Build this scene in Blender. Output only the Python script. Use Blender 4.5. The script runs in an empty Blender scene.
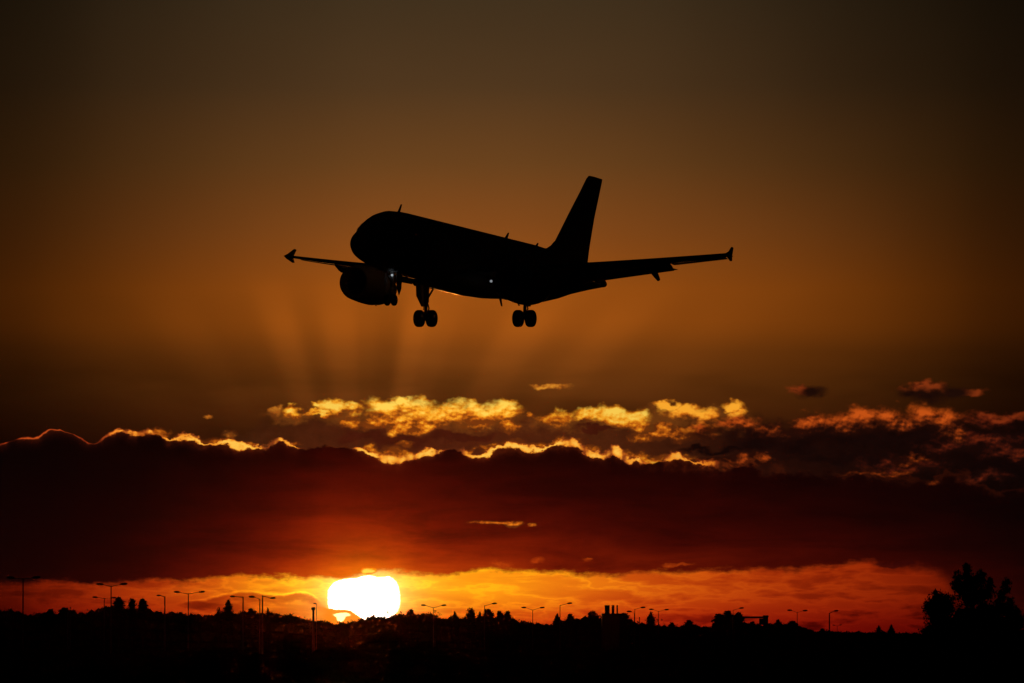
# Airliner on final approach in front of a setting sun, seen with a long lens.
import bpy, bmesh, math, random
from mathutils import Vector, Matrix, Euler

R = math.radians
scene = bpy.context.scene
COL = scene.collection

# ---------------------------------------------------------------- camera
W_PX, H_PX = 1024, 683
F_PX = 7680.0                      # 270 mm on a 36 mm sensor
HORIZON = 642.0                    # where the horizon falls, in sky units (see below)
CAM_H = 2.5
PITCH = math.atan((HORIZON - H_PX / 2) / F_PX)
cam_data = bpy.data.cameras.new('camera')
cam_data.sensor_width = 36.0
cam_data.lens = 36.0 * F_PX / W_PX
cam_data.clip_start = 0.5
cam_data.clip_end = 60000.0
cam = bpy.data.objects.new('camera', cam_data)
COL.objects.link(cam)
cam.location = (0, 0, CAM_H)
cam.rotation_euler = (math.pi / 2 + PITCH, 0, 0)
scene.camera = cam
scene.render.resolution_x, scene.render.resolution_y = W_PX, H_PX
scene.view_settings.view_transform = 'Standard'
scene.view_settings.look = 'None'
scene.view_settings.exposure = 0.0
scene.view_settings.gamma = 1.0
scene.cycles.volume_bounces = 0
scene.cycles.max_bounces = 5

# ---------------------------------------------------------------- sun lamp
SUN_AZ = math.atan((364 - 512) / F_PX)          # a little left of the lens axis
SUN_EL = math.atan((HORIZON - 600) / F_PX)      # a third of a degree up
sun_data = bpy.data.lights.new('sun', 'SUN')
sun_data.energy = 0.28
sun_data.angle = R(0.53)
sun_data.color = (1.0, 0.32, 0.05)
sun = bpy.data.objects.new('sun', sun_data)
COL.objects.link(sun)
sd = Vector((math.sin(SUN_AZ) * math.cos(SUN_EL), math.cos(SUN_AZ) * math.cos(SUN_EL), math.sin(SUN_EL)))
sun.rotation_euler = sd.to_track_quat('Z', 'Y').to_euler()

# ---------------------------------------------------------------- sky
world = bpy.data.worlds.new('World')
scene.world = world
world.use_nodes = True
NT = world.node_tree
NT.nodes.clear()


def lin(c):
    c = c / 255.0
    return c / 12.92 if c <= 0.04045 else ((c + 0.055) / 1.055) ** 2.4


def rgb(r, g, b):
    return (lin(r), lin(g), lin(b), 1.0)


class S:
    """a float socket of the sky's node tree with arithmetic"""
    def __init__(self, s): self.s = s
    def __add__(self, o): return mth('ADD', self, o)
    __radd__ = __add__
    def __sub__(self, o): return mth('SUBTRACT', self, o)
    def __rsub__(self, o): return mth('SUBTRACT', o, self)
    def __mul__(self, o): return mth('MULTIPLY', self, o)
    __rmul__ = __mul__
    def __truediv__(self, o): return mth('DIVIDE', self, o)
    def __neg__(self): return mth('MULTIPLY', self, -1.0)


def put(inp, v):
    if isinstance(v, S): NT.links.new(v.s, inp)
    elif isinstance(v, bpy.types.NodeSocket): NT.links.new(v, inp)
    else:
        if hasattr(v, '__len__') and inp.type == 'VECTOR': v = v[:3]
        elif hasattr(v, '__len__') and inp.type == 'RGBA' and len(v) == 3: v = tuple(v) + (1.0,)
        inp.default_value = v


def mth(op, a, b=None, c=None, clamp=False):
    n = NT.nodes.new('ShaderNodeMath'); n.operation = op; n.use_clamp = clamp
    put(n.inputs[0], a)
    if b is not None: put(n.inputs[1], b)
    if c is not None: put(n.inputs[2], c)
    return S(n.outputs[0])


def sat(a): return mth('ADD', a, 0.0, clamp=True)
def mn(a, b): return mth('MINIMUM', a, b)
def mx(a, b): return mth('MAXIMUM', a, b)
def ex(a): return mth('EXPONENT', a)
def ab(a): return mth('ABSOLUTE', a)


def sstep(lo, hi, x):
    n = NT.nodes.new('ShaderNodeMapRange'); n.interpolation_type = 'SMOOTHSTEP'
    put(n.inputs['Value'], x); put(n.inputs['From Min'], lo); put(n.inputs['From Max'], hi)
    return S(n.outputs['Result'])


def vec(x, y, z=0.0):
    n = NT.nodes.new('ShaderNodeCombineXYZ')
    put(n.inputs[0], x); put(n.inputs[1], y); put(n.inputs[2], z)
    return n.outputs[0]


def vmath(op, a, b=None):
    n = NT.nodes.new('ShaderNodeVectorMath'); n.operation = op
    put(n.inputs[0], a)
    if b is not None: put(n.inputs[1], b)
    return n


def noise(v, detail=4.0, rough=0.55, distort=0.0, seed=0.0):
    n = NT.nodes.new('ShaderNodeTexNoise'); n.noise_dimensions = '3D'
    put(n.inputs['Vector'], vmath('ADD', v, (seed * 7.13, seed * 3.7, seed * 11.3)).outputs[0])
    n.inputs['Scale'].default_value = 1.0
    n.inputs['Detail'].default_value = detail
    n.inputs['Roughness'].default_value = rough
    n.inputs['Distortion'].default_value = distort
    return n


def nfac(*a, **k): return S(noise(*a, **k).outputs[0])


def curve(x, pts, x0=-200.0, x1=1224.0, vmax=1.0, smooth=True):
    """piecewise curve y(x) through the given points"""
    n = NT.nodes.new('ShaderNodeFloatCurve')
    cm = n.mapping; cu = cm.curves[0]
    cm.use_clip = False
    P = [(-1e9, None)]
    P = sorted(pts)
    q = [((a - x0) / (x1 - x0), b / vmax) for a, b in P]
    if q[0][0] > 0: q.insert(0, (0.0, q[0][1]))
    if q[-1][0] < 1: q.append((1.0, q[-1][1]))
    cu.points[0].location = q[0]; cu.points[1].location = q[-1]
    for p in q[1:-1]: cu.points.new(*p)
    for p in cu.points: p.handle_type = 'AUTO_CLAMPED' if smooth else 'VECTOR'
    cm.update()
    put(n.inputs['Value'], mth('MULTIPLY_ADD', x, 1.0 / (x1 - x0), -x0 / (x1 - x0), clamp=True))
    return S(n.outputs[0]) * vmax


def ramp(x, stops, x0, x1):
    n = NT.nodes.new('ShaderNodeValToRGB'); e = n.color_ramp.elements
    st = [((a - x0) / (x1 - x0), c) for a, c in stops]
    e[0].position, e[0].color = st[0]; e[1].position, e[1].color = st[-1]
    for p, c in st[1:-1]:
        k = e.new(p); k.color = c
    put(n.inputs[0], mth('MULTIPLY_ADD', x, 1.0 / (x1 - x0), -x0 / (x1 - x0), clamp=True))
    return n.outputs[0]


def mixc(f, a, b):
    n = NT.nodes.new('ShaderNodeMix'); n.data_type = 'RGBA'; n.clamp_factor = True
    put(n.inputs['Factor'], f); put(n.inputs[6], a); put(n.inputs[7], b)
    return n.outputs[2]


def scl(c, f):
    n = NT.nodes.new('ShaderNodeVectorMath'); n.operation = 'SCALE'
    put(n.inputs[0], c); put(n.inputs[3], f)
    return n.outputs[0]


def addc(a, b): return vmath('ADD', a, b).outputs[0]
def mulc(a, b): return vmath('MULTIPLY', a, b).outputs[0]


def blobs(x, y, lst):
    """union of soft ellipses (cx, cy, rx, ry): 1 at a centre, 0 at the outline"""
    p = vec(x, y)
    out = None
    for cx, cy, rx, ry in lst:
        d = vmath('MULTIPLY', vmath('SUBTRACT', p, (cx, cy, 0)).outputs[0], (1 / rx, 1 / ry, 0))
        l = S(vmath('LENGTH', d.outputs[0]).outputs['Value'])
        if out is None: out = l
        else:
            n = mth('SMOOTH_MIN', out, l, 0.25)
            out = n
    return 1.0 - out


# Directions of the sky are measured in units of 1/7680 rad: X grows to the right (sun at 364),
# Y grows downward (horizon at 642).
tc = NT.nodes.new('ShaderNodeTexCoord')
sp = NT.nodes.new('ShaderNodeSeparateXYZ'); NT.links.new(tc.outputs['Generated'], sp.inputs[0])
dx, dy_, dz = (S(o) for o in sp.outputs)
az = mth('ARCTAN2', dx, dy_)
el = mth('ARCSINE', dz)
X = az * F_PX + 512.0
Y = HORIZON - el * F_PX
PV = vec(X * 0.01, Y * 0.01)                     # hundred-unit coordinates for noises


def P(sx, sy): return vec(X * (1.0 / sx), Y * (1.0 / sy))


# --- open sky above the clouds
n_big = nfac(P(260, 150), 3, 0.5, seed=1)
air = ramp(Y, [(-2000, rgb(10, 8, 7)), (-500, rgb(34, 25, 17)), (0, rgb(67, 50, 30)), (85, rgb(81, 56, 31)), (165, rgb(109, 68, 30)),
               (230, rgb(138, 77, 28)), (290, rgb(163, 84, 20)), (325, rgb(157, 80, 18)), (352, rgb(128, 66, 17)),
               (385, rgb(108, 56, 16)), (415, rgb(88, 42, 12)), (450, rgb(60, 24, 8)), (642, rgb(60, 18, 6))], -2000, 700)
fall = curve(X, [(-200, .045), (0, .15), (60, .24), (130, .39), (220, .62), (300, .82), (400, .97), (470, 1.0), (560, .94), (640, .80),
                 (724, .66), (850, .42), (940, .23), (1015, .12), (1224, .04)])
fall_hi = curve(X, [(-200, .07), (0, .20), (130, .48), (300, .84), (440, 1.0), (560, .97), (724, .68), (850, .38), (940, .24), (1015, .15), (1224, .06)])
fall = fall * sstep(0, 320, Y) + fall_hi * (1.0 - sstep(0, 320, Y))
# beyond the sides of the long lens's field the sky keeps a faint dusk level
air = scl(air, fall * (0.84 + 0.18 * n_big))
# shafts of shade and light fanning out from the sun
th = (X - 364.0) / mx(600.0 - Y, 20.0)
rays = curve(th, [(-1.4, 0), (-1.05, .08), (-.85, .0), (-.68, .10), (-.52, -.06), (-.42, -.07), (-.29, .30), (-.20, -.03), (-.10, .26), (-.02, .04), (.04, -.06), (.10, -.16),
                  (.18, .30), (.24, .16), (.32, .04), (.40, -.08), (.50, .08), (.60, .26), (.76, .02), (.92, .20), (1.1, .02), (1.3, .08), (1.6, 0)], -2, 2)
air = scl(air, 1.0 + rays * 1.0 * sstep(262, 345, Y))
# low dim belt just above the clouds
belt = nfac(P(200, 40), 3, 0.5, seed=2)
air = scl(air, 1.0 - 0.28 * sstep(.40, .66, belt) * sstep(330, 400, Y))
# far left and right the belt is nearly black
sky = air

# --- wobble used by every cloud outline
w1 = noise(P(20, 14), 3, 0.45, seed=3)
w2 = noise(P(6, 4.5), 3, 0.6, seed=4)
wob = vmath('ADD', scl(vmath('SUBTRACT', w1.outputs[1], (.5, .5, .5)).outputs[0], 26.0), scl(vmath('SUBTRACT', w2.outputs[1], (.5, .5, .5)).outputs[0], 5.0))
ws = NT.nodes.new('ShaderNodeSeparateXYZ'); NT.links.new(wob.outputs[0], ws.inputs[0])
WX, WY = S(ws.outputs[0]), S(ws.outputs[1])
XW, YW = X + WX, Y + WY
puff = nfac(P(11, 8), 4, 0.52, seed=5)
fine = nfac(P(3.2, 2.6), 3, 0.6, seed=6)
shade = puff * 0.75 + fine * 0.25                # mean 0.5
puff_b = nfac(vec(X * (1 / 11.0) + .10, Y * (1 / 8.0) + .30), 4, 0.52, seed=5)
lump = nfac(P(26, 17), 2, .5, seed=17) - nfac(vec(X * (1 / 26.0) + .06, Y * (1 / 17.0) + .33), 2, .5, seed=17)
relief = puff - puff_b                           # crests that face up stand out from the folds

# --- brown layer behind and under the lit cumulus
lay_top = curve(X, [(-200, 446), (0, 452), (150, 450), (230, 444), (262, 425), (330, 415), (400, 422), (520, 418), (600, 420), (660, 428),
                    (700, 424), (760, 418), (840, 420), (1024, 424), (1224, 430)], vmax=500)
lay = sstep(-7.0, 9.0, Y + WY * 1.3 - lay_top)
lay_col = ramp(X, [(-200, rgb(10, 3, 2)), (100, rgb(24, 7, 4)), (250, rgb(62, 28, 10)), (430, rgb(78, 30, 12)), (600, rgb(74, 32, 12)), (740, rgb(36, 12, 6)),
                   (900, rgb(17, 5, 3)), (1024, rgb(14, 4, 3)), (1224, rgb(8, 3, 2))], -200, 1224)
sky = mixc(lay * 0.95, sky, scl(lay_col, 0.55 + 0.9 * shade))


row = curve(X, [(-200, 420), (260, 413), (340, 410), (420, 413), (500, 412), (600, 418), (700, 420), (800, 420), (930, 420), (1224, 425)], vmax=500)
drop = mx(mn(row - Y, 8.0), -10.0)               # height above the middle of the lit row


def lit(sky, lst, cols, soft=0.5, gain=1.0, ampx=1.0, opac=1.0, low_=-.24):
    f = blobs(X + WX * ampx, Y + WY * ampx, lst)
    s = sat(f * .55 + (shade - 0.5) * .9 + relief * 1.5 + lump * 1.3 + .33 + drop * .045)
    m = sstep(low_, soft, f + (shade - .5) * .3)
    c = ramp(s, [(0.0, cols[0]), (.32, cols[1]), (.62, cols[2]), (1.0, cols[3])], 0, 1)
    return mixc(m * opac, sky, scl(c, gain))


YEL = (rgb(116, 52, 12), rgb(198, 100, 16), rgb(246, 160, 34), rgb(255, 206, 80))
ORA = (rgb(96, 40, 10), rgb(172, 82, 14), rgb(226, 128, 26), rgb(250, 166, 44))
RED = (rgb(40, 12, 5), rgb(82, 29, 8), rgb(142, 54, 13), rgb(194, 80, 20))
DIM = (rgb(80, 38, 12), rgb(130, 66, 16), rgb(180, 98, 24), rgb(220, 140, 40))
MAR = (rgb(24, 7, 4), rgb(48, 13, 6), rgb(80, 24, 8), rgb(106, 36, 11))


def dark(sky, lst, col, amp=1.0, soft=.45, opac=1.0):
    f = blobs(X + WX * amp, Y + WY * amp, lst)
    return mixc(sstep(0.0, soft, f + (shade - .5) * .35) * opac, sky, scl(col, 0.5 + shade))


# small far wisps
sky = lit(sky, [(549, 385, 19, 3.5), (207, 419, 7, 2.5), (230, 437.5, 7, 4.5), (277, 411.5, 7, 5)], DIM, ampx=.7, opac=.85)
# thin translucent cloud that the row is bedded in
veil = blobs(X + WX, Y + WY, [(300, 417, 40, 9), (345, 416, 34, 13), (400, 418, 50, 18), (450, 420, 50, 15), (500, 420, 36, 15), (560, 422, 40, 13), (610, 422, 44, 14), (665, 422, 50, 18), (720, 420, 40, 16)])
sky = mixc(sstep(-.1, .8, veil + (shade - .5)) * .75, sky, scl(rgb(112, 58, 17), .45 + 1.1 * shade))
# the lit cumulus row, left to right
sky = lit(sky, [(294, 413.5, 10, 6), (319, 407, 9, 4), (333, 406, 18, 8.5), (352, 408, 10, 6), (353, 421, 13, 7.5), (318, 414, 14, 3)], YEL, gain=.95)
sky = lit(sky, [(385, 409, 19, 12), (404, 404, 10, 7), (420, 411, 20, 13), (447, 415, 29, 12), (478, 415, 25, 11), (502, 410, 18, 12),
                (376, 424, 15, 7), (402, 425, 26, 10), (430, 424, 22, 8), (508, 427, 12, 7)], YEL, gain=1.04)
sky = lit(sky, [(531, 416, 8, 4), (556, 420, 18, 10), (592, 414, 20, 9), (611, 415, 26, 10), (630, 420, 20, 10), (641, 437, 11, 10)], YEL, gain=.93)
sky = lit(sky, [(669, 406, 16, 5), (686, 413, 23, 9), (707, 417, 12, 8), (732, 407, 12, 7), (738, 416, 9, 6), (672, 434, 34, 6.5), (700, 429, 15, 5), (655, 431, 14, 6)], ORA, gain=.98)
# lit crests of the darker clouds to the right
sky = lit(sky, soft=.9, lst=[(735, 426, 28, 9), (768, 431, 24, 10), (700, 431, 20, 8)], cols=RED, gain=.95, low_=-.4)
sky = lit(sky, soft=1.0, lst=[(985, 440, 58, 12), (945, 446, 40, 12), (1010, 452, 40, 10), (1000, 420, 44, 6), (900, 465, 60, 12), (985, 478, 30, 7)], cols=MAR, gain=1.35, low_=-.4)
sky = lit(sky, soft=.8, lst=[(808, 424, 17, 12), (826, 423, 15, 9), (845, 421, 20, 10), (864, 418, 17, 12), (888, 418, 17, 11), (906, 424, 12, 9),
                (926, 419, 19, 12), (946, 423, 14, 11), (958, 434, 11, 9)], cols=RED, gain=1.0, low_=-.45)
sky = lit(sky, soft=.8, lst=[(924, 387, 24, 7), (972, 391, 17, 6), (800, 391, 12, 6)], cols=(MAR[0], MAR[1], rgb(96, 34, 11), rgb(132, 50, 16)), gain=1.0)
# dark bodies
DK = rgb(20, 6, 4)
sky = dark(sky, [(926, 395.5, 38, 12), (954, 392, 28, 9), (908, 393, 14, 9), (811, 393, 20, 9)], rgb(28, 10, 5), .7, soft=.8)
sky = dark(sky, [(398, 440, 42, 8), (360, 436, 26, 6), (460, 437, 46, 6.5), (597, 430, 26, 5)], rgb(66, 22, 9), 1.0)
sky = dark(sky, [(758, 443, 42, 16), (724, 449, 34, 8), (800, 447, 40, 13), (845, 442, 46, 14), (885, 441, 44, 14), (920, 441, 34, 10), (700, 448, 30, 6), (840, 458, 90, 10)], DK, 1.3, soft=.8)
sky = lit(sky, [(889, 473, 32, 3.5), (905, 464, 14, 4), (860, 475, 24, 3.5), (915, 458, 20, 3.5), (934, 483, 12, 3), (762, 458, 12, 5), (725, 461, 22, 4)], RED, gain=.72, opac=.9)

# gold-lit heads of cloud standing just behind the bank
sky = lit(sky, [(372, 452, 18, 6), (394, 456, 20, 8), (420, 455, 18, 5), (404, 445, 10, 3), (470, 452, 8, 4), (494, 450, 14, 6), (514, 445, 13, 6), (540, 447, 14, 5), (566, 444, 16, 5),
                (590, 450, 12, 5), (618, 455, 14, 5), (645, 459, 22, 6), (676, 459, 22, 5)], YEL, gain=.88, ampx=.8)
sky = lit(sky, [(140, 435, 18, 4), (160, 434, 12, 5), (188, 440, 18, 4), (215, 443, 20, 4), (245, 448, 14, 4), (290, 446, 12, 3)], ORA, gain=.9, ampx=.5)
sky = lit(sky, [(705, 463, 26, 5), (745, 462, 14, 8), (765, 458, 10, 4)], RED, gain=1.0, soft=.7)

# --- the long bank of dark cloud
top = curve(X, [(-200, 452), (-60, 455), (3, 445), (21, 440), (35, 440), (44, 435), (53, 431), (67, 432.5), (79, 439), (95, 445), (103, 440), (109, 437), (123, 434), (135, 435.5),
                (155, 434), (169, 441), (186, 441), (211, 444.5), (232, 448), (246, 450), (267, 447), (281, 444.5), (302, 449), (330, 447), (354, 451),
                (371, 456), (390, 464), (401, 463), (426, 455), (440, 453), (450, 450), (468, 456), (482, 457), (492, 453), (510, 447.5),
                (527, 451), (542, 449), (559, 446), (577, 450), (598, 458), (605, 459), (612, 455), (633, 464), (658, 463), (676, 462), (697, 466),
                (725, 471), (746, 466), (767, 474), (850, 476), (900, 480), (931, 484), (952, 476), (975, 484), (998, 495), (1022, 491), (1224, 480)], vmax=500)
rimA = curve(X, [(-200, .0), (-20, .1), (5, .40), (53, .42), (90, .40), (108, .55), (140, .85), (165, .9), (175, .8), (200, .95), (262, .95), (272, .75), (281, .8), (298, .6), (306, .02), (348, .02), (357, .8),
                 (380, 1.0), (420, .95), (440, .6), (452, .12), (466, .6), (480, .9), (510, 1.0), (560, .95), (598, .95), (606, .5), (612, .95), (660, .95), (690, .7), (722, .5), (735, .2), (750, .34),
                 (775, .10), (1024, .06), (1224, 0)])
rimW = curve(X, [(-200, 1.6), (90, 1.7), (108, 2.4), (140, 3.0), (165, 3.6), (200, 3.4), (262, 3.6), (300, 2.8), (360, 4), (388, 6.5), (410, 5.5), (440, 3.4), (480, 4.6), (510, 6), (540, 4.5),
                 (598, 5.5), (640, 6.0), (700, 5.0), (740, 5), (1224, 5)], vmax=8)
rip = (S(w2.outputs[0]) - .5) * 9.0 + (S(w1.outputs[0]) - .5) * 17
amp = curve(X, [(-200, .25), (100, .3), (130, .8), (350, .9), (700, 1.2), (1224, 2.2)], vmax=3)
dtop = Y - (top + rip * amp)
rwn = nfac(P(24, 40), 3, .45, seed=14)
rimA = rimA * (0.16 + .95 * sstep(.38, .56, nfac(P(26, 90), 3, .55, seed=16)))
rw = rimW * mx(0.95 + 4.0 * (rwn - .5) + 1.2 * (shade - .5), 0.25)
rim = sstep(-.1, 1.0, 1.0 - ab((dtop + rw * 0.5) / rw)) * rimA
rimc = ramp(rim * (0.45 + shade * 1.0), [(0, rgb(90, 34, 12)), (.3, rgb(176, 82, 34)), (.62, rgb(240, 150, 44)), (1, rgb(255, 196, 84))], 0, 1)
tint = ramp(X, [(-200, (1.0, .45, .5, 1)), (90, (1.0, .50, .62, 1)), (125, (1, .85, .7, 1)), (260, (1, 1, .8, 1)), (650, (1, .95, .8, 1)), (730, (.8, .55, .4, 1)), (1224, (.6, .4, .3, 1))], -200, 1224)
sky = mixc(sat(rim * 1.7), sky, mulc(rimc, tint))

h = curve(X, [(-200, .008), (0, .010), (70, .018), (130, .045), (190, .13), (250, .32), (310, .72), (364, 1.0), (420, .78), (480, .55), (600, .31), (700, .21), (800, .13), (950, .045), (1024, .018), (1224, .008)])
up = ex((Y - 600.0) * 0.0262)
body_n = nfac(P(150, 24), 5, 0.6, distort=.5, seed=8) * .7 + nfac(P(45, 14), 4, .6, seed=15) * .3
L = 1.0 * up * h * mx(3.1 * body_n - .55, .25)
L = mx(L, 0.0)
cr = L + 0.0022
cg = L * 0.034 + L * L * 0.15 + 0.0006
cb = L * 0.004 + 0.0006
bank_c = vec(cr, cg, cb)
bot = curve(X, [(-200, 584), (0, 581), (60, 583), (130, 582), (200, 580), (250, 577), (290, 579), (330, 578), (368, 575), (400, 573), (440, 575), (470, 572), (500, 569), (535, 571), (570, 573), (640, 574.5),
                (676, 572), (730, 570), (776, 571), (829, 567), (866, 562), (884, 567), (910, 567), (935, 572), (952, 585), (980, 602), (1024, 612), (1224, 620)], vmax=700)
brip = (nfac(P(34, 12), 5, .6, seed=9) - .5) * 20.0 + (S(w2.outputs[0]) - .5) * 5
dbot = Y - (bot + brip)

# --- the burning gap between the bank and the horizon
g = curve(X, [(-200, .03), (0, .075), (40, .15), (80, .24), (130, .36), (180, .50), (250, .76), (320, 1.0), (470, 1.0), (540, .93), (650, .66), (720, .50), (800, .36), (870, .27), (920, .20), (965, .10), (1024, .045), (1224, .02)])
st = nfac(P(85, 15), 5, .52, distort=.35, seed=10)
st2 = nfac(P(30, 9), 4, .55, distort=.2, seed=11)
cl = sstep(.49, .60, st * .65 + st2 * .35)
edge = sstep(0.0, 1.0, 1.0 - ab((st * .65 + st2 * .35 - .475) * (1 / .05)))
low = sstep(585, 640, Y)
G = g * (1.0 - (0.30 + .34 * low) * cl * curve(X, [(-200, 1.2), (200, 1.15), (330, .35), (480, .3), (640, .7), (900, 1.2), (1224, 1.2)], vmax=2)) * (1.0 - 0.58 * low) * (1.0 + .12 * edge) * (.9 + .2 * st2)
# a streak of cloud left of the sun with a lit upper edge
s_top = curve(X, [(150, 600), (195, 601), (215, 597), (227, 594), (248, 591.4), (265, 594), (283, 595), (299, 592), (313, 595.5), (322, 602), (360, 606)], vmax=700)
ds = Y - s_top - (S(w2.outputs[0]) - .5) * 3.0
s_x = sstep(165, 215, X) * (1.0 - sstep(312, 325, X))
G = G * (1.0 - 0.42 * s_x * sstep(0, 2.5, ds) * (1.0 - sstep(6, 12, ds)))
G = G * (1.0 + 0.22 * s_x * sstep(0.0, 1.0, 1.0 - ab(ds + .5) / 1.6))
dsx, dsy = X - 364.0, Y - 598.0
rs = mth('SQRT', dsx * dsx + dsy * dsy * 1.25)
rad = mth('SQRT', dsx * dsx + (Y - 600.0) * (Y - 600.0))
gg = G * 0.05 * (1.0 - low * .7) + G * G * G * 0.255 * (1.0 - low * .35) + 0.42 * ex(mx(rs - 30.0, 0.0) * -0.022) * G
gb = G * 0.006 + 0.13 * ex(mx(rs - 32.0, 0.0) * -0.06) * G
gap_c = vec(G + .5 * ex(mx(rs - 30.0, 0.0) * -0.03), gg, gb)

bsoft = curve(X, [(-200, 4), (0, 4.5), (300, 3.6), (500, 4.0), (850, 5), (920, 8), (970, 16), (1224, 24)], vmax=30)
below = sstep(-1.0, 1.0, dbot / bsoft)
tsoft = curve(X, [(-200, 1.0), (640, 1.0), (760, 3.5), (900, 5), (1224, 5)], vmax=6)
in_bank = sstep(-1.0, 1.0, dtop / tsoft) * (1.0 - below)
veil_in = ex(mx(dtop, 0.0) * -.34) * rimA * (.1 + 1.0 * shade)
sky = mixc(in_bank, sky, addc(bank_c, scl(rgb(96, 34, 10), veil_in)))
# sun glow soaking into the bank's lower edge
sky = addc(sky, scl((.85, .42, .0), ex(rs * -0.062) * in_bank))
sky = mixc(below, sky, gap_c)
# lit shreds at and inside the bank's lower edge
sky = lit(sky, [(368.5, 570.5, 8, 3.2)], (rgb(240, 130, 10), rgb(250, 170, 20), rgb(255, 200, 50), rgb(255, 230, 90)), ampx=.25, soft=.15, low_=-.3)
sky = lit(sky, [(494, 523.5, 26, 1.8), (513, 524, 11, 3.6), (532, 524.5, 4, 2)], ORA, ampx=.45, soft=.25)
sky = lit(sky, [(537, 560, 7, 2.6), (588, 558, 5, 1.6), (500, 562, 12, 3), (676, 564, 15, 2)], (rgb(150, 48, 8), rgb(172, 60, 10), rgb(196, 78, 12), rgb(214, 96, 18)), ampx=.6, opac=.6)
sky = dark(sky, [(890, 565, 20, 4), (905, 563, 16, 3)], rgb(48, 6, 4), .6, opac=.8)

# --- the sun's disc, cut by the bank above and by a strip of cloud below
sq = mth('POWER', mth('POWER', ab(dsx) / 36.8, 2.6) + mth('POWER', ab(Y - 597.5) / 26.5, 2.6), 1 / 2.6)
sun_m = 1.0 - sstep(.93, 1.06, sq + (S(w2.outputs[0]) - .5) * .12)
s_edge = curve(X, [(320, 594), (328, 589), (332, 584), (338, 580.5), (347, 578.4), (358, 577.8), (363, 575.6), (370, 575), (378, 577.2), (386, 576), (392, 575.5), (398, 578), (404, 581)], vmax=700)
sun_m = sun_m * sstep(-1.2, 1.2, Y - s_edge + (S(w2.outputs[0]) - .5) * 3.0)
strip_t = curve(X, [(320, 606), (330, 609), (345, 610), (352, 611.5), (358, 616), (364, 622), (370, 640)], vmax=700)
strip = sstep(-1.0, 1.2, Y - strip_t + (S(w2.outputs[0]) - .5) * 4) * sstep(410, 396, X) * sstep(310, 330, X) * sstep(632, 622, Y)
sun_m = sun_m * (1.0 - strip)
sky = mixc(sun_m, sky, mixc(sstep(.4, 1.0, sun_m), (1.3, .75, .12, 1), (3.0, 2.7, 2.0, 1)))
# narrow aureole round the disc
sky = addc(sky, scl((.9, .42, .05), ex(mx(rad - 35.0, 0.0) * -0.22) * sstep(576, 584, Y) * .8 * (1.0 - sun_m)))
sky = mixc(strip * .9, sky, rgb(238, 128, 8))
spot = blobs(X + WX * .3, Y + WY * .3, [(342, 615.5, 10, 2.6), (341, 618, 5, 3.5)])
sky = mixc(sstep(0, .35, spot), sky, (2.2, 1.7, .6))
cap = blobs(X + WX * .25, Y + WY * .25, [(367, 570.4, 7, 2.9), (372, 571, 4, 1.8)])
sky = mixc(sstep(-.05, .5, cap), sky, (1.15, .68, .07))

# --- the rest of the dome, away from the afterglow: a real low-sun sky, dimmed by the heavy cloud
nish = NT.nodes.new('ShaderNodeTexSky'); nish.sky_type = 'NISHITA'; nish.sun_disc = False
nish.sun_elevation = SUN_EL; nish.sun_rotation = SUN_AZ
nish.air_density = 1.4; nish.dust_density = 4.0
front = sstep(2600.0, 1400.0, ab(X - 512.0)) * sstep(-3200.0, -1400.0, Y)
sky = mixc(front, scl(nish.outputs[0], 0.0004), sky)
bg = NT.nodes.new('ShaderNodeBackground'); bg.inputs['Strength'].default_value = 1.0
put(bg.inputs['Color'], sky)
wo = NT.nodes.new('ShaderNodeOutputWorld')
NT.links.new(bg.outputs[0], wo.inputs['Surface'])
world.cycles.sampling_method = 'MANUAL'
world.cycles.sample_map_resolution = 1024

# ---------------------------------------------------------------- helpers for objects
def tag(o, label=None, cat=None, group=None, kind=None):
    if label: o['label'] = label
    if cat: o['category'] = cat
    if group: o['group'] = group
    if kind: o['kind'] = kind
    return o


def empty(name, loc=(0, 0, 0), rot=(0, 0, 0)):
    o = bpy.data.objects.new(name, None); COL.objects.link(o)
    o.location = loc; o.rotation_euler = rot
    o.empty_display_size = 0.5
    return o


def material(name, base, rough=0.5, metal=0.0, noise_amt=0.25, scale=3.0, coat=0.0, bump=0.0):
    m = bpy.data.materials.new(name); m.use_nodes = True
    nt = m.node_tree; b = nt.nodes['Principled BSDF']
    n = nt.nodes.new('ShaderNodeTexNoise'); n.inputs['Scale'].default_value = scale; n.inputs['Detail'].default_value = 5
    tcn = nt.nodes.new('ShaderNodeTexCoord'); nt.links.new(tcn.outputs['Object'], n.inputs['Vector'])
    r = nt.nodes.new('ShaderNodeValToRGB')
    r.color_ramp.elements[0].position = .3; r.color_ramp.elements[1].position = .7
    r.color_ramp.elements[0].color = tuple(c * (1 - noise_amt) for c in base) + (1,)
    r.color_ramp.elements[1].color = tuple(min(1, c * (1 + noise_amt)) for c in base) + (1,)
    nt.links.new(n.outputs[0], r.inputs[0]); nt.links.new(r.outputs[0], b.inputs['Base Color'])
    b.inputs['Roughness'].default_value = rough; b.inputs['Metallic'].default_value = metal
    b.inputs['Coat Weight'].default_value = coat
    if bump:
        bp = nt.nodes.new('ShaderNodeBump'); bp.inputs['Strength'].default_value = bump; bp.inputs['Distance'].default_value = .05
        nt.links.new(n.outputs[0], bp.inputs['Height']); nt.links.new(bp.outputs[0], b.inputs['Normal'])
    return m


def emitter(name, color, strength):
    m = bpy.data.materials.new(name); m.use_nodes = True
    nt = m.node_tree; b = nt.nodes['Principled BSDF']
    b.inputs['Base Color'].default_value = (.8, .8, .8, 1)
    b.inputs['Emission Color'].default_value = tuple(color) + (1,)
    b.inputs['Emission Strength'].default_value = strength
    return m


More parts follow.
